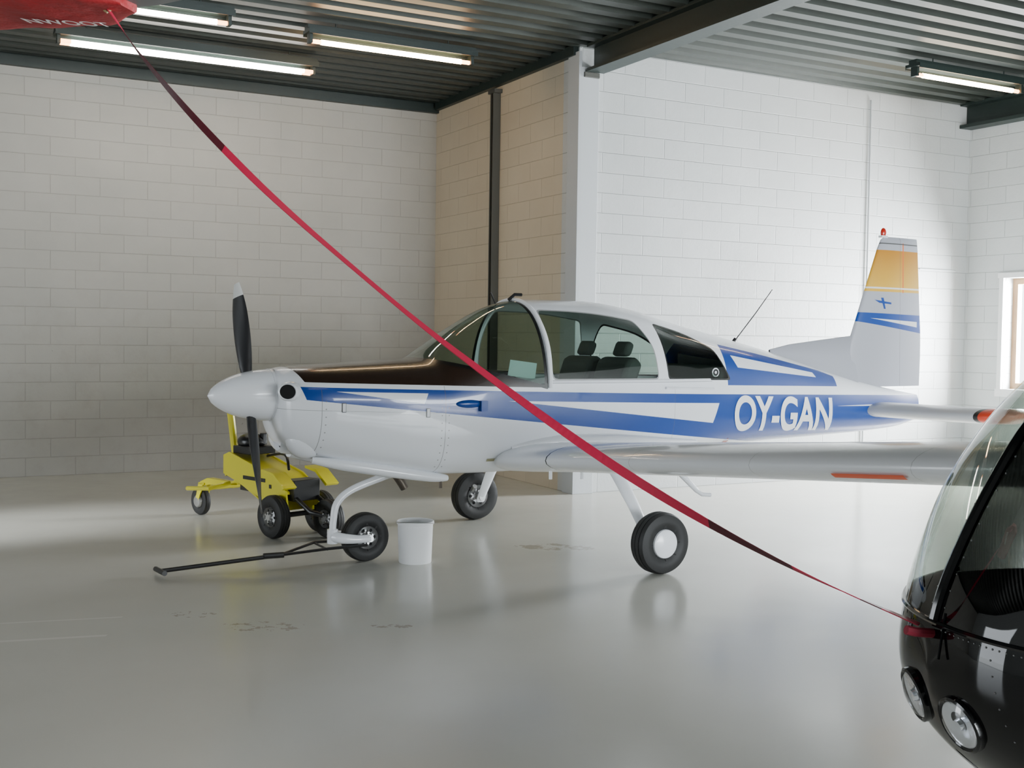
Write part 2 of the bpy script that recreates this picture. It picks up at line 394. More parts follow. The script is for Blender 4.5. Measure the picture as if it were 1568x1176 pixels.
nt.l.new(c,nt.bsdf.inputs['Base Color']); nt.bsdf.inputs['Roughness'].default_value=.25; nt.bsdf.inputs['Coat Weight'].default_value=.4
def glass_shader(nt,tint,base=.06):
    tr=nt.n.new('ShaderNodeBsdfTransparent')
    nt.put(tr.inputs[0],tint)
    gl=nt.n.new('ShaderNodeBsdfGlossy'); gl.inputs['Roughness'].default_value=.02
    lw=nt.n.new('ShaderNodeLayerWeight'); lw.inputs[0].default_value=.5
    f=nt.math('MULTIPLY_ADD',nt.math('POWER',lw.outputs['Facing'],3.5),.75,base)
    mx=nt.n.new('ShaderNodeMixShader'); nt.l.new(f,mx.inputs[0]); nt.l.new(tr.outputs[0],mx.inputs[1]); nt.l.new(gl.outputs[0],mx.inputs[2])
    return mx.outputs[0]
gs=glass_shader(nt,(.54,.63,.58))
mx=nt.n.new('ShaderNodeMixShader'); nt.l.new(nt.inside(gd),mx.inputs[0]); nt.l.new(nt.bsdf.outputs[0],mx.inputs[1]); nt.l.new(gs,mx.inputs[2]); nt.l.new(mx.outputs[0],nt.out.inputs[0])
V,F=loft(FT,lin(.40,.62,24)+lin(.65,6.62,150),80)
mk('fuselage',V,F,m_fu,plane,auto=60)

m_white=mat('aircraft_white',WHITE,.25,coat=.4)
m_black=mat('black_rubber',(.014,.014,.014),.6,bumpn=40)
m_blk=mat('black_paint',(.012,.012,.013),.3)
m_shade=mat('intake_shade',(.004,.004,.004),.9)  # near-black faces paint the shade inside intakes and spinner gap
m_metal=mat('brushed_metal',(.5,.5,.5),.35,.9)
m_red=mat('red_lens',(.5,.02,.01),.2,coat=.5)
m_org=mat('orange_tape',(.9,.12,.03),.4)
m_seat=mat('seat_fabric',(.10,.11,.105),.8,bumpn=60)
m_int=mat('cabin_trim_dark',(.03,.033,.03),.7)
# interior
ss=lin(1.52,4.2,30); V=[];F=[];n=24
for s_ in ss:
    zb,zc,zt,hw,eb,et=interp(FT,s_)
    for k in range(n+1):
        a=math.pi+math.pi*k/n; cx,sn=math.cos(a),math.sin(a)
        V.append((s_,math.copysign(abs(cx)**(2/eb),cx)*(hw-.02),zc+.08-abs(sn)**(2/eb)*(zc+.08-zb-.03)))
for i in range(len(ss)-1):
    for k in range(n): F.append((i*(n+1)+k,i*(n+1)+k+1,(i+1)*(n+1)+k+1,(i+1)*(n+1)+k))
mk('cabin_liner',V,F,m_int,plane)
b=MB()
b.prism([(1.55,1.18),(1.72,1.30),(1.98,1.315),(2.02,1.29),(2.0,1.0),(1.55,1.0)],-.44,.44,0)   # glareshield and panel
for yy in (-.23,.23):
    b.tube([(1.98,yy,1.16),(2.12,yy,1.17)],.012,8,0); b.tube([(2.12,yy-.12,1.24),(2.12,yy-.11,1.16),(2.12,yy,1.15),(2.12,yy+.11,1.16),(2.12,yy+.12,1.24)],.014,8,0,3)
o=b.out('instrument_panel',m_int,plane,bevel=.015)
b=MB()
for yy in (-.24,.24):
    b.prism([(2.35,.80),(2.85,.78),(2.88,.92),(2.38,.98)],yy-.2,yy+.2,0)
    b.prism([(2.80,.88),(2.92,.86),(3.12,1.36),(3.06,1.42),(2.98,1.39)],yy-.2,yy+.2,0)
    b.prism([(3.02,1.42),(3.09,1.41),(3.13,1.51),(3.07,1.54)],yy-.09,yy+.09,0)
b.prism([(3.4,.80),(3.85,.8),(3.88,.95),(3.4,.98)],-.42,.42,0)
b.prism([(3.80,.9),(3.92,.9),(4.05,1.33),(3.95,1.36)],-.38,.38,0)
o=b.out('cabin_seats',m_seat,plane,bevel=.03)
m_pap=mat('paper_sheet',(.70,.92,.90),.6)
b=MB(); b.prism([(1.93,1.285),(2.15,1.262),(2.165,1.37),(1.95,1.395)],-.478,-.476); b.out('paper',m_pap,plane,smooth=False)

# spinner, propeller
b=MB(); A=1.15
Ms=Matrix.Translation((0,0,A))@Matrix.Rotation(rad(-90),4,'Z')
prof=[(.40*(i/16),.168*(1-(1-i/16)**1.9)**.62+.0005) for i in range(17)]+[(.40,.12)]
b.lathe(prof,40,0,Ms); b.lathe([(.395,.172),(.415,.172),(.415,.10),(.395,.10),(.395,.172)],40,0,Ms)
b.lathe([(.418,.150),(.418,.168),(.426,.168)],40,1,Ms)
b.out('spinner',[m_white,m_shade],plane)
sg=18; R=.775; pa=rad(20)
def blade(sign):
    V=[];F=[];n=12
    for i in range(sg+1):
        r=.10+(R-.10)*i/sg; t=i/sg
        ch=.82*(.055+.10*math.sin(min(1,t*1.5+.12)*math.pi/2))*(1-.55*max(0,(t-.65)/.35)**2); th=.045*(1-t)**1.3+.012
        tw=-rad(58-38*t)
        for k in range(n):
            an=2*math.pi*k/n; u=ch/2*math.cos(an); w=th/2*math.sin(an)
            yy=(u*math.cos(tw)-w*math.sin(tw))*sign; xx=u*math.sin(tw)+w*math.cos(tw)
            V.append((xx,yy,r*sign))
    for i in range(sg):
        for k in range(n): F.append((i*n+k,i*n+(k+1)%n,(i+1)*n+(k+1)%n,(i+1)*n+k))
    F.append(tuple(range(n))); F.append(tuple(range(sg*n,sg*n+n)))
    return V,F
m_pr=D.materials.new('propeller_paint'); q_=NT(m_pr); Pp=q_.obj(); xx,yy,zz=q_.sep(Pp)
q_.l.new(q_.mix(q_.math('GREATER_THAN',zz,.68),(.022,.022,.024),(.7,.7,.68)),q_.bsdf.inputs['Base Color']); q_.bsdf.inputs['Roughness'].default_value=.35
b=MB()
for sgn in (1,-1): b.add(*blade(sgn))
o=b.out('propeller',m_pr,plane); o.location=(.27,0,A); o.rotation_euler=(-pa,0,0)

# air intakes, chin, exhaust and fairings
b=MB()
for sy in (-1,1):
    Mi=Matrix.Translation((.440,sy*.285,1.185))@Matrix.Rotation(rad(-48*sy),4,'Z')@Matrix.Rotation(rad(-90),4,'Z')@Matrix.Scale(1.15,4,(1,0,0))
    b.lathe([(-.026,.046),(-.032,.052),(-.022,.060),(.05,.066)],28,0,Mi); b.lathe([(-.027,.046),(-.026,.040),(-.025,.0005)],28,1,Mi)
Mi=Matrix.Translation((.50,-.02,.86))@Matrix.Rotation(rad(-90),4,'Z')
b.lathe([(-.02,.06),(-.045,.075),(-.02,.092),(.10,.11)],24,0,Mi); b.lathe([(-.02,.06),(.02,.0005)],24,1,Mi)
b.ball((.60,-.16,.87),.14,.12,.13,0,20,12)
b.ball((.60,.16,.87),.14,.12,.13,0,20,12)
b.out('cowl_intakes',[m_white,m_shade],plane)
b=MB(); b.tube([(.62,-.22,.735),(.8,-.27,.705),(1.1,-.30,.655),(1.42,-.32,.60),(1.55,-.32,.585)],[.03,.055,.062,.05,.03],16,0,6,.7)
b.tube([(.62,.22,.735),(.8,.27,.705),(1.1,.30,.655),(1.42,.32,.60),(1.55,.32,.585)],[.03,.055,.062,.05,.03],16,0,6,.7)
b.out('cowl_lower_lip',m_white,plane)
b=MB(); b.tube([(1.22,-.1,.66),(1.30,-.1,.56),(1.34,-.1,.50)],.03,12,0,3); b.tube([(1.5,-.33,.60),(1.5,-.33,.52)],.012,8,0)
b.out('exhaust_pipe',mat('exhaust_steel',(.12,.10,.08),.5,.7),plane)
# latches & small decals on cowl side
b=MB()
def onside(s_,z_,o=.004): return -(width(FT,s_,z_)+o)
def patch(b,pts,mi=0,off=.004):
    v=[(p[0],onside(p[0],p[1],off),p[1]) for p in pts]; b.add(v,[tuple(range(len(v)))],mi)
for s0,z0 in ((.74,1.085),(1.30,1.045)):
    patch(b,[(s0,z0-.03),(s0+.028,z0-.03),(s0+.028,z0+.03),(s0,z0+.03)],0,.003); patch(b,[(s0+.004,z0-.026),(s0+.024,z0-.026),(s0+.024,z0+.026),(s0+.004,z0+.026)],1,.006)
patch(b,[(1.78,.70),(1.84,.70),(1.84,.72),(1.78,.72)],2,.004)
patch(b,[(3.985,.757),(3.985,.740),(4.045,.740),(4.045,.757)],3); patch(b,[(4.006,.72),(4.024,.72),(4.024,.777),(4.006,.777)],3)
b.out('latches_and_placards',[m_blk,m_white,mat('placard',(.35,.33,.2),.5),m_red],plane,smooth=False)
# blue blister on side (vent)
b=MB(); b.ball((1.62,onside(1.62,1.10,-.01),1.10),.11,.03,.028,0,20,10); b.box(1.685,1.735,onside(1.7,1.09,.03),onside(1.7,1.09,-.01),1.05,1.12,0)
b.out('side_vent',mat('aircraft_blue',BLUE,.25,coat=.4),plane)
# round decal and canopy rail
b=MB(); b.tube([(2.22,onside(2.22,1.245,.006),1.245),(2.7,onside(2.7,1.245,.008),1.245),(3.2,onside(3.2,1.245,.008),1.245),(3.72,onside(3.72,1.245,.006),1.245)],.011,8,0,4)
b.tube([(3.25,onside(3.25,1.19,.012),1.19),(3.75,onside(3.75,1.175,.012),1.175)],.009,8,0)
b.out('canopy_rail',m_white,plane)
arc=[]
for k in range(41):
    a=math.pi*k/40; zb,zc,zt,hw,eb,et=interp(FT,2.235); cc=math.cos(a); sn=math.sin(a)
    arc.append((2.235,-math.copysign(abs(cc)**(2/et),cc)*hw*1.004,zc+.1*(abs(cc)**6)+abs(sn)**(2/et)*(zt-zc)*1.004))
b=MB(); b.tube(arc,.016,8,0); b.out('canopy_bow',m_white,plane)
b=MB(); Md=Matrix.Translation((3.80,onside(3.80,1.30,.006),1.30)); b.lathe([(0,.0005),(0,.035)],24,0,Md); Md2=Matrix.Translation((3.80,onside(3.80,1.30,.009),1.30)); b.lathe([(0,.012),(0,.026)],24,1,Md2)
b.out('window_sticker',[m_white,m_blk],plane,smooth=False)

# registration letters projected on fuselage side
def text_mesh(body,off=.0):
    cu=D.curves.new('txt','FONT'); cu.body=body; cu.size=1; cu.offset=off
    o=D.objects.new('txt',cu); COL.objects.link(o); bpy.context.view_layer.update()
    me=o.evaluated_get(bpy.context.evaluated_depsgraph_get()).to_mesh()
    bm=bmesh.new(); bm.from_mesh(me); D.objects.remove(o); return bm
def project_text(name,body,s0,s1,zb0,zb1,h,m,off):
    bm=text_mesh(body,off)
    xs=[v.co.x for v in bm.verts]; ys=[v.co.y for v in bm.verts]; xa,xb_,ya,yb=min(xs),max(xs),min(ys),max(ys)
    for v in bm.verts:
        u=(v.co.x-xa)/(xb_-xa); w=(v.co.y-ya)/(yb-ya)
        v.co=Vector((s0+(s1-s0)*u,0,zb0+(zb1-zb0)*u+w*h))
    bmesh.ops.triangulate(bm,faces=bm.faces)
    for _ in range(3):
        es=[e for e in bm.edges if e.calc_length()>.05]
        if es: bmesh.ops.subdivide_edges(bm,edges=es,cuts=1)
        bmesh.ops.triangulate(bm,faces=bm.faces)
    for v in bm.verts: v.co.y=onside(v.co.x,v.co.z,.005)
    me=D.meshes.new(name); bm.to_mesh(me); bm.free(); me.materials.append(m)
    o=D.objects.new(name,me); COL.objects.link(o); o.parent=plane; return o
m_let=mat('lettering_white',(.86,.87,.88),.35)
project_text('registration_letters','OY-GAN',4.0,5.28,.838,.79,.285,m_let,.027)

# tail surfaces
m_fin=D.materials.new('fin_paint'); nt=NT(m_fin); P=nt.obj(); xf=nt.sep(P)
gold=nt.mix(nt.ramp(xf[2],2.36,2.04),(.55,.24,.02),(.78,.46,.05))
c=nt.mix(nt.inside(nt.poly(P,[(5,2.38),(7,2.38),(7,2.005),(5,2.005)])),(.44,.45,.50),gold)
c=nt.mix(nt.inside(nt.poly(P,[(6.36,2.45),(6.375,2.45),(6.39,2.0),(6.375,2.0)])),c,(.8,.16,.02))
c=nt.mix(nt.inside(nt.poly(P,[(5,2.045),(7,2.045),(7,2.03),(5,2.03)])),c,(.8,.8,.8))
c=nt.mix(nt.inside(nt.poly(P,[(5.8,1.815),(6.66,1.80),(6.66,1.635),(5.78,1.735)])),c,BLUE)
c=nt.mix(nt.inside(nt.poly(P,[(5.95,1.765),(6.6,1.74),(6.6,1.69)])),c,(.8,.8,.8))
for pts in ([(6.0,1.93),(6.22,1.91),(6.22,1.893),(6.06,1.903)],[(6.08,1.95),(6.115,1.95),(6.145,1.85),(6.12,1.85)]): c=nt.mix(nt.inside(nt.poly(P,pts)),c,BLUE)
c=nt.mix(nt.inside(nt.poly(P,[(5,2.445),(7,2.445),(7,2.435),(5,2.435)])),c,(.1,.1,.1))
hl=nt.math('LESS_THAN',nt.math('ABSOLUTE',nt.math('SUBTRACT',nt.math('SUBTRACT',xf[0],nt.math('MULTIPLY',xf[2],-.03)),6.40)),.003)
c=nt.mix(nt.math('MULTIPLY',hl,.5),c,(.1,.1,.1))
nt.l.new(c,nt.bsdf.inputs['Base Color']); nt.bsdf.inputs['Roughness'].default_value=.3
Y=(0,1,0)
wing('vertical_fin',[((5.62,0,1.15),1.04,.11,Y),((5.69,0,1.45),.975,.10,Y),((5.745,0,1.60),.915,.095,Y),((6.06,0,2.40),.53,.065,Y),((6.10,0,2.475),.48,.06,Y),((6.14,0,2.50),.43,.03,Y)],m_fin,plane)
V=[];F=[]
for s_,zt0 in ((4.78,1.475),(5.0,1.52),(5.3,1.555),(5.6,1.588),(5.78,1.606)):
    zr=interp(FT,s_)[2]-.05; hwr=.02+.04*(s_-4.78)
    V+=[(s_,-hwr-.02,zr),(s_,-hwr*.5,(zr+zt0)/2),(s_,-.008,zt0-.005),(s_,0,zt0),(s_,.008,zt0-.005),(s_,hwr*.5,(zr+zt0)/2),(s_,hwr+.02,zr)]
for i in range(4):
    for k in range(6): F.append((i*7+k,i*7+k+1,(i+1)*7+k+1,(i+1)*7+k))
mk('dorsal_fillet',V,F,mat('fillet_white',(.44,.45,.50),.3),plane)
b=MB(); b.ball((6.13,0,2.535),.03,.022,.045,0); b.box(6.09,6.17,-.02,.02,2.49,2.51,1); b.out('beacon_light',[m_red,m_white],plane)
m_st=D.materials.new('stabiliser_paint'); nt=NT(m_st); P=nt.obj(); x,y,z=nt.sep(P); ay=nt.math('ABSOLUTE',y)
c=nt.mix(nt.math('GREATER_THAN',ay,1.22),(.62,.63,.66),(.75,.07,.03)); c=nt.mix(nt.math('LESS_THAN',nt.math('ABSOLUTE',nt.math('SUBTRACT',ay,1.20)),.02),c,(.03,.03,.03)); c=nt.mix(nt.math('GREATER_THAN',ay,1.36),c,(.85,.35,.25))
c=nt.mix(nt.math('LESS_THAN',nt.math('ABSOLUTE',nt.math('SUBTRACT',x,6.33)),.003),c,(.1,.1,.1))
nt.l.new(c,nt.bsdf.inputs['Base Color']); nt.bsdf.inputs['Roughness'].default_value=.3
U=(0,0,1)
for nm,sg_ in (('stabiliser_port',-1),('stabiliser_starboard',1)):
    wing(nm,[((5.78,sg_*.02,.945),.80,.14,U),((5.86,sg_*.9,.95),.72,.135,U),((5.90,sg_*1.25,.955),.68,.135,U),((5.93,sg_*1.40,.965),.64,.13,U),((6.02,sg_*1.47,.975),.52,.04,U)],m_st,plane)
# wings
m_wi=D.materials.new('wing_paint'); nt=NT(m_wi); P=nt.obj(); x,y,z=nt.sep(P)
c=nt.mix(nt.math('LESS_THAN',nt.math('ABSOLUTE',nt.math('SUBTRACT',nt.math('ABSOLUTE',y),1.02)),.006),WHITE,(.02,.02,.02))
for yy in (1.9,2.9,3.9): c=nt.mix(nt.math('MULTIPLY',nt.math('LESS_THAN',nt.math('ABSOLUTE',nt.math('SUBTRACT',nt.math('ABSOLUTE',y),yy)),.002),.4),c,(.2,.2,.2))
c=nt.mix(nt.math('MULTIPLY',nt.math('LESS_THAN',nt.math('ABSOLUTE',nt.math('SUBTRACT',x,2.92)),.003),.6),c,(.1,.1,.1))
nt.l.new(c,nt.bsdf.inputs['Base Color']); nt.bsdf.inputs['Roughness'].default_value=.25; nt.bsdf.inputs['Coat Weight'].default_value=.4
dz=math.tan(rad(5)); ZW0=.715
zw=lambda c_:ZW0+(c_-.55)*dz
for nm,sg_ in (('wing_port',-1),('wing_starboard',1)):
    secs=[]
    for c_,le,ch,th in ((.2,1.86,1.44,.215),(.55,1.84,1.44,.215),(.75,1.865,1.39,.21),(1.0,1.90,1.33,.205),(4.55,1.93,1.27,.205),(4.7,1.95,1.22,.14),(4.8,2.05,1.05,.03)):
        secs.append(((le,sg_*c_,zw(c_)),ch,th,U))
    wing(nm,secs,m_wi,plane)
# orange tape on leading edge lower face
V=[];F=[]
for i,yy in enumerate(lin(3.44,3.86,8)):
    for j,xc in enumerate((.010,.016,.024,.036)):
        t=5*(.2969*math.sqrt(xc)-.126*xc-.3516*xc*xc)*.9*.205
        V.append((1.918+xc*1.28-.004,-yy,zw(yy)-t-.005))
for i in range(7):
    for j in range(3): F.append((i*4+j,i*4+j+1,(i+1)*4+j+1,(i+1)*4+j))
mk('leading_edge_tape',V,F,m_org,plane)
b=MB() # wing root fairing fillet
b.tube([(1.95,-.50,.79),(2.3,-.53,.82),(2.8,-.54,.81),(3.3,-.52,.78),(3.6,-.47,.77)],[.02,.05,.055,.04,.02],12,0,5)
b.out('root_fairing',m_white,plane)
b=MB(); b.tube([(2.45,-1.62,.76),(2.62,-1.66,.60),(2.66,-1.67,.575),(2.72,-1.68,.57)],.013,10,0)
b.tube([(2.5,-1.60,.76),(2.66,-1.65,.58)],.010,10,0); b.tube([(2.05,-.85,.69),(2.05,-.85,.61)],.012,8,0); b.tube([(2.2,-1.0,.70),(2.2,-1.0,.62)],.01,8,0)
b.out('pitot_mast',m_white,plane)
# antennas
b=MB(); b.tube([(4.38,0,1.53),(4.62,0,1.78),(4.80,0,1.98)],.0045,6,0); b.tube([(4.36,0,1.52),(4.40,0,1.56)],.015,8,0)
b.tube([(2.10,.0,1.79),(2.06,.0,1.87)],.006,6,0); b.tube([(2.2,-.02,1.82),(2.25,-.02,1.86),(2.31,-.02,1.86)],.012,8,0)
b.out('antennas',m_blk,plane)

# wheels
def wheel(name,loc,R,w,cover_side,parent,rim_detail=False,cov=None):
    b=MB(); M=Matrix.Translation(loc); rr=R*.47; h=w/2
    b.lathe([(-h*.72,rr),(-h*.95,rr+.25*(R-rr)),(-h,rr+.55*(R-rr)),(-h*.85,R*.93),(-h*.55,R*.985),(-h*.5,R*.985),(-h*.5,R*.97),(-h*.42,R*.97),(-h*.42,R*.995),(-h*.05,R),(-h*.05,R*.985),(h*.05,R*.985),(h*.05,R),(h*.42,R*.995),(h*.42,R*.97),(h*.5,R*.97),(h*.5,R*.985),(h*.85,R*.93),(h,rr+.55*(R-rr)),(h*.95,rr+.25*(R-rr)),(h*.72,rr)],56,0,M)
    for sd in (-1,1):
        y=sd*h*.72
        if (not rim_detail) and sd==cover_side:
            b.lathe([(y,rr),(y+sd*.012,rr*.97),(y+sd*.022,rr*.8),(y+sd*.026,.0005)],40,1,M)
        else:
            b.lathe([(y,rr),(y+sd*.008,rr*.98),(y-sd*.01,rr*.88),(y-sd*.03,rr*.6),(y-sd*.01,rr*.4),(y+sd*.02,rr*.33),(y+sd*.02,.0005)],40,2,M)
            for k in range(6):
                an=2*math.pi*k/6; MM=Matrix.Translation(Vector(loc)+Vector((rr*.68*math.cos(an),y-sd*.012,rr*.68*math.sin(an))))
                b.lathe([(0,.0005),(sd*.008,rr*.15)],12,3,MM); b.lathe([(sd*.0,rr*.12),(sd*.02,rr*.10),(sd*.02,.0005)],10,2,Matrix.Translation(Vector(loc)+Vector((rr*.45*math.cos(an+.5),y,rr*.45*math.sin(an+.5)))))
    return b.out(name,[m_black,cov or m_white,m_metal,m_blk],parent,auto=40)
wheel('main_wheel_port',(2.65,-1.264,.205),.205,.15,-1,plane)
wheel('main_wheel_starboard',(2.65,1.264,.205),.205,.15,1,plane,True)
wheel('nose_wheel',(1.09,0,.168),.168,.12,-1,plane,True)
b=MB()
for sg_ in (-1,1):
    pts=[((2.62,sg_*.70,.72),.14,.035),((2.63,sg_*.82,.60),.12,.033),((2.64,sg_*.98,.42),.10,.03),((2.65,sg_*1.12,.24),.08,.028),((2.65,sg_*1.16,.17),.08,.028)]
    V=[];F=[]
    for i,(p,wd,th) in enumerate(pts):
        for k in range(12):
            an=2*math.pi*k/12; V.append((p[0]+wd/2*math.cos(an),p[1]+sg_*th/2*math.sin(an),p[2]+th/2*math.sin(an)*.8))
    for i in range(len(pts)-1):
        for k in range(12): F.append((i*12+k,i*12+(k+1)%12,(i+1)*12+(k+1)%12,(i+1)*12+k))
    F.append(tuple(range(12))); F.append(tuple(range(48,60)))
    b.add(V,F,0); b.tube([(2.65,sg_*1.12,.205),(2.65,sg_*1.21,.205)],.03,12,1)
    b.tube([(2.58,sg_*1.13,.30),(2.58,sg_*1.18,.26)],.02,8,1)
b.out('main_gear_legs',[m_white,m_metal],plane)
b=MB()
b.tube([(1.40,0,.62),(1.18,0,.56),(.98,0,.49),(.885,0,.41),(.86,0,.30),(.855,0,.20)],[.026,.026,.025,.025,.024,.024],14,0,6)
b.tube([(.855,0,.235),(.855,0,.14)],.037,14,0)
for sy in (-1,1):
    b.tube([(.86,sy*.02,.185),(.90,sy*.07,.18),(.99,sy*.085,.17),(1.09,sy*.085,.168)],[.036,.036,.03,.026],12,0,4)
    b.tube([(1.09,sy*.06,.168),(1.09,sy*.105,.168)],.022,12,1)
b.out('nose_gear_leg',[m_white,m_metal],plane)

# ------------------------------------------------------------------ tow bar (on nose wheel)
b=MB(); m_tb=mat('tow_bar_black',(.02,.02,.02),.4,.3)
E=Vector((-2.215,7.27,.035))
hub=Vector((-1.02,7.86,.10)); j=Vector((-1.52,7.60,.085))
b.tube([E,j],.014,10); 
for o_ in (Vector((.055,-.095,.03)),Vector((-.055,.10,.03))):
    mid=(j+hub)/2+o_*1.2; b.tube([j,mid,hub+o_],.010,8)
b.tube([(j+hub)/2+Vector((.06,-.11,.03)),(j+hub)/2+Vector((-.06,.11,.03))],.008,8)
b.tube([E+Vector((.05,-.07,0)),E+Vector((-.05,.07,0))],.017,10); b.tube([j-Vector((.1,.05,0)),j+Vector((.02,.01,0))],.02,10)
b.out('tow_bar',m_tb)

# ------------------------------------------------------------------ bucket
b=MB(); Mb=Matrix.Translation((-.648,7.86,0))@Matrix.Rotation(rad(90),4,'X')
prof=[(0.0,.0005),(0.0,.108),(.006,.112),(.265,.121),(.267,.127),(.283,.128),(.287,.124),(.283,.119),(.012,.106),(.012,.0005)]
b.lathe(prof,48,0,Mb)
b.tube([(-.648+.129*math.cos(a),7.86+.129*math.sin(a)*.98,.27-.02*math.sin(a)) for a in [math.pi+math.pi*i/16 for i in range(17)]],.003,6,1)
b.out('bucket',[mat('white_plastic',(.80,.81,.82),.35),m_metal])

# ------------------------------------------------------------------ yellow tug
tug=empty('aircraft_tug',(-1.64,8.86,0),math.atan2(.68,-.73))
m_y=mat('tug_yellow',(.78,.70,.02),.4,coat=.2)
b=MB()
# open frame: sloping top plate, two side plates, end plates
for s_ in (-1,1):
    b.prism([(-.08,.24),(-.06,.36),(.14,.47),(.70,.60),(.78,.57),(.78,.42),(.62,.38),(.30,.28),(.12,.18)],s_*.15-.008,s_*.15+.008,0)
b.prism([(-.06,.35),(.14,.46),(.70,.59),(.78,.56),(.78,.54),(.70,.57),(.14,.44),(-.06,.33)],-.145,.145,0)
b.prism([(.76,.57),(.78,.57),(.78,.40),(.76,.40)],-.145,.145,0)
b.prism([(.10,.18),(.12,.18),(.62,.38),(.60,.39)],-.145,.145,0)
for s_ in (-1,1):
    b.prism([(-.18,.40),(-.04,.50),(.10,.52),(.10,.50),(-.03,.48),(-.16,.385)],s_*.20-.06,s_*.20+.06,0)       # fenders
    b.box(.0,.04,s_*.15-.01,s_*.15+.01,.14,.30,0)
b.prism([(.72,.40),(.86,.33),(1.22,.33),(1.33,.29),(1.31,.25),(1.18,.28),(.84,.28),(.70,.36)],-.03,.03,0)          # front arm
b.tube([(.80,-.24,.31),(.80,.26,.31)],.02,8,0)
b.tube([(.74,.12,.34),(.76,.30,.31),(1.02,.34,.29)],.018,8,0)
b.tube([(.80,0,.32),(.86,0,.62),(.93,0,.95)],.030,10,0)                      # handle stem
b.tube([(.93,-.10,.96),(.93,.10,.96)],.022,10,0)
b.box(.20,.50,.158,.161,.40,.43,1)
b.box(.12,.15,.158,.162,.36,.39,1)
b.out('chassis',[m_y,m_blk],tug,bevel=.004)
b=MB(); b.ball((.62,0,.68),.12,.11,.07,0); b.tube([(.54,-.06,.66),(.54,-.06,.75)],.03,10,0); b.box(.46,.70,-.12,.12,.59,.65,0); b.tube([(.4,.0,.58),(.1,.05,.62),(-.05,.12,.52)],.012,8,0,4)
b.box(.15,.6,-.12,.12,.30,.43,0)
b.box(-.12,.02,-.12,.12,.28,.44,0); b.tube([(-.12,.1,.3),(-.3,.1,.22),(-.38,.05,.2)],.02,8,0); b.tube([(-.12,-.1,.3),(-.3,-.1,.22),(-.38,-.05,.2)],.02,8,0)
b.tube([(0,-.24,.165),(0,.24,.165)],.02,10,0)
b.out('motor',m_blk,tug,bevel=.01)
wheel('drive_wheel_left',(0,.22,.165),.165,.10,1,tug,True); wheel('drive_wheel_right',(0,-.22,.165),.165,.10,1,tug,True)
wheel('drive_wheel_inner',(-.26,-.10,.15),.15,.10,1,tug,True)
wheel('caster_wheel',(1.36,0,.12),.12,.06,1,tug,False,m_metal)
b=MB(); b.prism([(1.26,.28),(1.33,.28),(1.38,.12),(1.34,.11)],.035,.045,0); b.prism([(1.26,.28),(1.33,.28),(1.38,.12),(1.34,.11)],-.045,-.035,0); b.box(1.25,1.33,-.045,.045,.27,.285,0)
b.out('caster_fork',m_y,tug,smooth=False)

# ------------------------------------------------------------------ HELICOPTER
HA=math.atan2(.17,.98)
heli=empty('helicopter',(.88,2.4,0),HA)
HT=[(0.0,.865,.87,.875,.006,2,2),(.02,.78,.87,.99,.134,2,2),(.06,.71,.87,1.10,.23,2.1,2),(.155,.62,.88,1.285,.36,2.1,2.05),(.21,.58,.89,1.37,.41,2.1,2.1),
(.35,.53,.9,1.52,.507,2.2,2.1),(.6,.47,.93,1.68,.6,2.3,2.2),(.9,.43,.95,1.78,.64,2.4,2.3),(1.4,.42,.98,1.85,.65,2.5,2.4),(1.9,.44,1.0,1.84,.62,2.5,2.4),(2.4,.55,1.1,1.7,.5,2.3,2.2),(2.9,.8,1.25,1.5,.22,2,2),(3.2,1.15,1.3,1.42,.10,2,2)]
m_h=D.materials.new('helicopter_black_and_glazing'); nt=NT(m_h); P=nt.obj(); x,y,z=nt.sep(P)
g1=nt.poly(P,[(-.2,.985),(.92,.93),(1.0,1.05),(1.0,1.70),(.9,2.2),(-.2,2.2)],.04)
g2=nt.poly(P,[(1.08,1.05),(1.65,1.05),(1.65,1.66),(1.08,1.68)],.08)
gd=nt.math('MAXIMUM',g1,g2)
strip=nt.math('GREATER_THAN',nt.math('ABSOLUTE',y),.016)
gm=nt.math('MULTIPLY',nt.inside(gd),strip)
nt.bsdf.inputs['Base Color'].default_value=(.003,.003,.0035,1); nt.bsdf.inputs['Roughness'].default_value=.03; nt.bsdf.inputs['Specular IOR Level'].default_value=.42
tint=nt.mix(nt.math('LESS_THAN',y,0.0),(.60,.65,.61),(.03,.032,.03))
gs=glass_shader(nt,tint,.05)
mx=nt.n.new('ShaderNodeMixShader'); nt.l.new(gm,mx.inputs[0]); nt.l.new(nt.bsdf.outputs[0],mx.inputs[1]); nt.l.new(gs,mx.inputs[2]); nt.l.new(mx.outputs[0],nt.out.inputs[0])
V,F=loft(HT,[.30*(i/36)**2 for i in range(37)]+lin(.33,3.2,70),96)
mk('cabin_shell',V,F,m_h,heli,auto=70)
def hs(y_,z_):
    a,b_=0.0,1.2
    for _ in range(40):
        c_=(a+b_)/2
        if width(HT,c_,z_)>abs(y_): b_=c_
        else: a=c_
    return b_
def hn(y_,z_):
    e=.01
    p=lambda yy,zz:Vector((hs(yy,zz),yy,zz))
    n=(p(y_+e,z_)-p(y_-e,z_)).cross(p(y_,z_+e)-p(y_,z_-e)).normalized()
    return -n if n.x>0 else n
m_hb=mat('helicopter_trim_black',(.004,.004,.005),.1)
m_refl=mat('lamp_reflector',(.95,.96,1.0),.15,1.0,bumpn=90)
m_lens=D.materials.new('lamp_lens'); q_=NT(m_lens); q_.l.new(glass_shader(q_,(.95,.97,1),.10),q_.out.inputs[0])
b=MB()
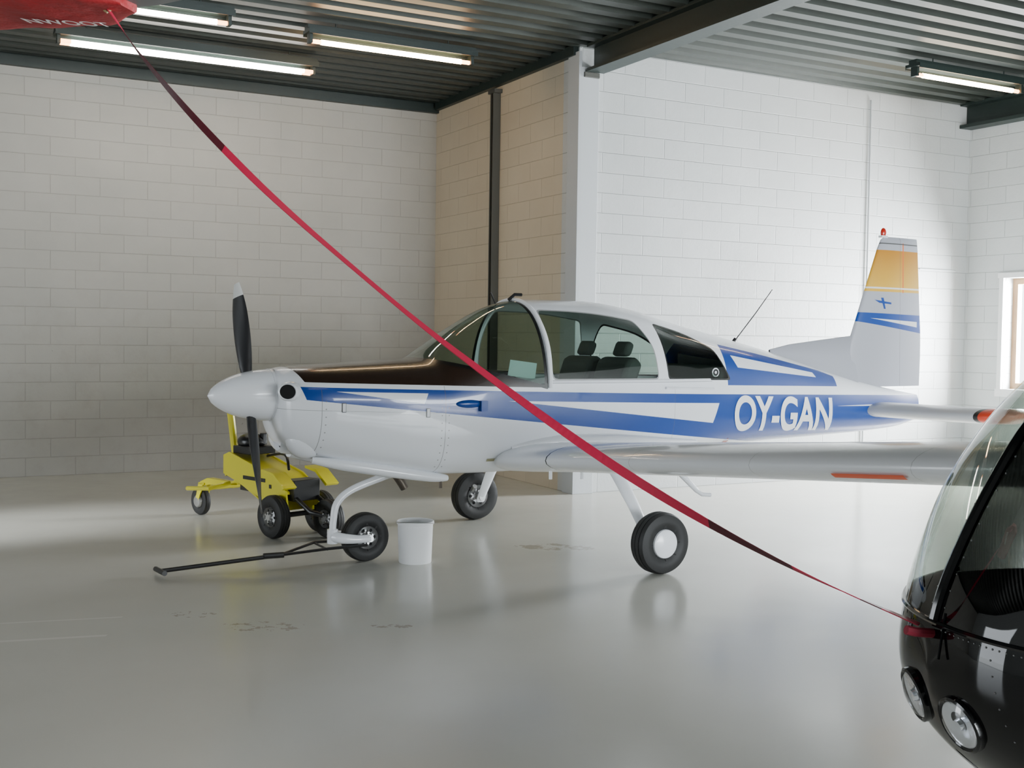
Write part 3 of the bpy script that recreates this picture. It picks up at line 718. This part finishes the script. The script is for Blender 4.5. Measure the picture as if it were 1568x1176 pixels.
for yy,zz,r in ((-.085,.775,.05),(.085,.785,.05)):
    n=hn(yy,zz); c_=Vector((hs(yy,zz),yy,zz)); ax=(n*.85+Vector((-1,0,-.1)).normalized()*.15).normalized()
    q=Vector((0,-1,0)).rotation_difference(ax).to_matrix().to_4x4(); M=Matrix.Translation(c_)@q
    b.lathe([(.006,r*1.22),(-.006,r*1.2),(-.009,r*1.1),(-.004,r*1.0)],40,0,M)
    b.lathe([(-.004,r),(-.002,r*.85),(.0,r*.5),(.0,.0005)],40,1,M)
    b.lathe([(-.001,r*.3),(-.010,r*.24),(-.011,.0005)],20,1,M)
    b.lathe([(-.005,r*1.02),(-.014,r*.8),(-.02,r*.4),(-.022,.0005)],40,2,M)
b.out('landing_lights',[m_hb,m_refl,m_lens],heli)
b=MB()
for i in range(22):
    zz=1.0+i*.035
    for yy in (-.024,.024):
        b.ball((hs(yy,zz),yy,zz),.0022,.0022,.0022,0,8,6)
for i in range(40):
    yy=-.03-i*.014
    if abs(yy)<.58:
        zz=.955-abs(yy)*.02; b.ball((hs(yy,zz),yy,zz),.0022,.0022,.0022,0,8,6)
for i in range(16):
    zz=.93-i*.03; yy=-.17-i*.008
    if width(HT,.9,zz)>abs(yy): b.ball((hs(yy,zz),yy,zz),.0022,.0022,.0022,0,8,6)
b.out('rivets',mat('rivet_metal',(.15,.15,.15),.3,.8),heli)
b=MB()
pts=[]
for i in range(28):
    zz=.97+i*.028; pts.append(Vector((hs(0,zz)-.002,0,zz)))
b.tube(pts,.012,8,0); 
pts=[Vector((hs(-.001-i*.02,.965)-.001,-i*.02,.965)) for i in range(27)]; b.tube(pts,.006,6,0)
pts=[Vector((hs(i*.02,.965)-.001,i*.02,.965)) for i in range(27)]; b.tube(pts,.006,6,0)
b.tube([(hs(0,.94)+.01,0,.94),(-.03,.0,.945),(-.05,0,.95)],.010,8,1); b.tube([(hs(-.03,.99),-.03,.99),(hs(-.05,.90)-.012,-.05,.90)],.003,6,0)
b.out('windshield_frame',[m_hb,mat('strap_knot',(.25,.01,.03),.7)],heli)
b=MB()
for yy in (-.28,.28):
    b.prism([(.85,.62),(1.35,.60),(1.38,.78),(.88,.82)],yy-.23,yy+.23,0); b.prism([(1.28,.75),(1.42,.72),(1.58,1.45),(1.46,1.50)],yy-.22,yy+.22,0)
b.prism([(.45,.62),(.62,.62),(.62,1.04),(.52,1.12),(.42,1.02)],-.16,.16,0); b.tube([(.75,0,.6),(.85,0,1.15),(.85,-.35,1.2)],.015,8,0)
b.box(.3,1.7,-.45,.45,.56,.60,0)
b.out('cockpit_interior',m_int,heli,bevel=.02)
# mast, hub, skids, tail boom
b=MB(); b.tube([(2.3,0,1.7),(2.3,0,3.05)],[.10,.05],16,0); b.tube([(2.3,0,1.55),(2.3,0,2.3)],[.28,.09],20,0,1,.5)
b.tube([(3.1,0,1.3),(6.0,0,1.40),(8.6,0,1.48)],[.11,.09,.06],20,0); b.prism([(8.2,1.45),(8.65,2.15),(8.85,2.15),(8.65,1.45),(8.75,1.0),(8.6,1.0)],-.015,.015,0); b.prism([(8.15,1.46),(8.5,1.46),(8.5,1.48),(8.15,1.48)],0,.6,0)
Mt=Matrix.Translation((8.6,-.15,1.5)); b.box(-.04,.04,-.01,.01,-.7,.7,0,Mt)
for sg_ in (-1,1):
    b.tube([(.46,sg_*.90,.16),(.56,sg_*.92,.07),(.75,sg_*.92,.036),(3.2,sg_*.92,.036)],.035,12,0)
    for xx in (1.0,2.2): b.tube([(xx,sg_*.25,.52),(xx,sg_*.55,.40),(xx,sg_*.91,.06)],.03,10,0,4)
b.out('airframe',m_hb,heli)
hub=Vector((3.146,2.79,3.08)); bd=Vector((-4.396,.78,0)).normalized(); pd=Vector((-bd.y,bd.x,0))
Hi=(Matrix.Translation((.88,2.4,0))@Matrix.Rotation(HA,4,'Z')).inverted()
def bz(r): return 3.08-.52*min(1,(r/4.4))**1.5
b=MB()
for sg_ in (1,-1):
    V=[];F=[]; rs=lin(.25,5.0,30)
    for r in rs:
        c0=hub+bd*r*sg_; zc_=bz(r) if sg_==1 else 3.08-.3*(r/5)**1.6
        for u,w in ((-.10,0),(-.05,.010),(.03,.014),(.10,.010),(.13,0),(.10,-.010),(.03,-.012),(-.05,-.007)):
            V.append(Hi@Vector((c0.x+pd.x*u,c0.y+pd.y*u,zc_+w)))
    for i in range(len(rs)-1):
        for k in range(8): F.append((i*8+k,i*8+(k+1)%8,(i+1)*8+(k+1)%8,(i+1)*8+k))
    F.append(tuple(range(8))); F.append(tuple(range(len(rs)*8-8,len(rs)*8))); b.add(V,F,0)
b.tube([Hi@(hub+bd*-.35),Hi@(hub+bd*.35)],.07,14,0)
b.out('main_rotor',mat('rotor_grey',(.12,.12,.12),.5),heli)

# red tie-down sleeve (flat fabric bag over the blade tip)
m_sl=D.materials.new('red_sleeve_fabric'); nt=NT(m_sl); P=nt.obj(); nn=nt.noise(P,9,4,.6)
nt.l.new(nt.mix(nn,(.22,.007,.010),(.40,.012,.018)),nt.bsdf.inputs['Base Color']); nt.bsdf.inputs['Roughness'].default_value=.65; nt.bump(nn,.6,.02)
tie=empty('rotor_tie_down')
V=[];F=[];rs=lin(4.40,5.12,22); n=20
for i,r in enumerate(rs):
    c0=hub+bd*r; t=i/21; zz=bz(r)
    lo=-(.06+.145*min(1,t/.22)-.05*max(0,t-.3)); hi=.05+.12*min(1,t/.15)
    lo+=.006*math.sin(t*23); hh=.026*(1-.4*(1-min(1,t*4)))+.003*math.sin(t*17+1)
    for k in range(n):
        a=2*math.pi*k/n; ca=math.cos(a); ca=math.copysign(abs(ca)**.6,ca)
        u=(lo+hi)/2+ca*(hi-lo)/2; w=math.sin(a)*hh+.003*math.sin(3*a+t*9)
        V.append((c0.x+pd.x*u,c0.y+pd.y*u,zz-.012+w))
for i in range(21):
    for k in range(n): F.append((i*n+k,i*n+(k+1)%n,(i+1)*n+(k+1)%n,(i+1)*n+k))
F.append(tuple(range(n))); F.append(tuple(range(21*n,22*n)))
mk('blade_sleeve',V,F,m_sl,tie,auto=50)
bm=text_mesh('NWOOT',.015)
for v in bm.verts:
    X=v.co.x; Yv=v.co.y
    r=4.76-X*.060; u=-.045+Yv*.075-X*.020
    c0=hub+bd*r
    v.co=Vector((c0.x+pd.x*u,c0.y+pd.y*u,bz(4.7)-.046))
me=D.meshes.new('sleeve_lettering'); bm.to_mesh(me); bm.free(); me.materials.append(mat('lettering_sleeve',(.85,.8,.8),.6)); o=D.objects.new('sleeve_lettering',me); COL.objects.link(o); o.parent=tie
# strap ribbon
kp=[(0.0,2.535),(.0574,2.379),(.234,2.00),(.404,1.70),(.523,1.508),(.746,1.196),(.898,1.036),(1.0,.955)]
S0=Vector((-1.25,3.57,0)); S1=Vector((.868,2.42,0))
V=[];F=[];mi=[];N=160
for i in range(N+1):
    t=i/N; z_=interp([(a,b_) for a,b_ in kp],t)[0]; p=S0.lerp(S1,t); p.z=z_
    tw=.35+2.1*math.sin(t*4.2)+ t*1.5
    sd=Vector((S1-S0)).normalized().cross(Vector((0,0,1))).normalized(); up=Vector((0,0,1))
    d=(sd*math.cos(tw)+up*math.sin(tw)); nrm=(sd*-math.sin(tw)+up*math.cos(tw)); w=.0125
    V+=[p-d*w-nrm*.0012,p+d*w-nrm*.0012,p+d*w+nrm*.0012,p-d*w+nrm*.0012]
for i in range(N):
    for k in range(4): F.append((i*4+k,i*4+(k+1)%4,(i+1)*4+(k+1)%4,(i+1)*4+k)); t=i/N; mi.append(1 if (.02<t<.19 or .80<t<.885 or .945<t<.965) else 0)
o=mk('strap',V,F,[mat('strap_red',(.42,.010,.045),.55,bumpn=60),mat('strap_dark',(.07,.005,.011),.6)],tie,smooth=False)
o.data.polygons.foreach_set('material_index',mi)
b=MB(); c0=Vector((-1.25,3.57,2.545)); b.tube([c0+Vector((.0,0,-.02)),c0+Vector((.03,0,.03)),c0+Vector((-.02,.0,.07)),c0+Vector((-.06,0,.03)),c0+Vector((-.0,0,-.02))],.006,8,0,4)
b.tube([c0+Vector((.0,0,.0)),c0+Vector((-.07,0,.03)),c0+Vector((-.10,.0,.06))],.004,8,1,4)
b.out('strap_hook',[mat('hook_brass',(.5,.38,.2),.4,.6),m_sl],tie)

# ------------------------------------------------------------------ lights
def R2W(p,q,z): return Vector((p*math.cos(TH)-q*math.sin(TH),p*math.sin(TH)+q*math.cos(TH),z))
def area(name,loc,target,sx,sy,e,col):
    l=D.lights.new(name,'AREA'); l.shape='RECTANGLE'; l.size=sx; l.size_y=sy; l.energy=e; l.color=col
    o=D.objects.new(name,l); COL.objects.link(o); o.location=loc
    o.rotation_euler=(Vector(target)-Vector(loc)).to_track_quat('-Z','Y').to_euler(); return o
area('daylight_rear_door',R2W(6.2,Q0-.1,1.85),R2W(6.2,5,1.4),8.2,3.5,2350,(.90,.96,1))
area('daylight_window',R2W(P1+.5,8.45,1.7),R2W(8,8.6,1.2),1.5,1.3,2100,(.93,.97,1))
area('daylight_left_gate',R2W(P0-.1,8.2,1.7),R2W(0,8.2,1.0),4.3,3.3,140,(.92,.96,1))
l=D.lights.new('daylight_shaft','SPOT'); l.energy=11000; l.spot_size=rad(13.5); l.spot_blend=1; l.shadow_soft_size=.3; l.color=(.92,.97,1)
o=D.objects.new('daylight_shaft',l); COL.objects.link(o); o.location=R2W(P0+.3,8.0,3.3); o.rotation_euler=(Vector((-4.55,8.6,0))-o.location).to_track_quat('-Z','Y').to_euler()
w=D.worlds.new('sky'); scene.world=w; w.use_nodes=True; w.node_tree.nodes['Background'].inputs[0].default_value=(.85,.93,1,1); w.node_tree.nodes['Background'].inputs[1].default_value=6.0
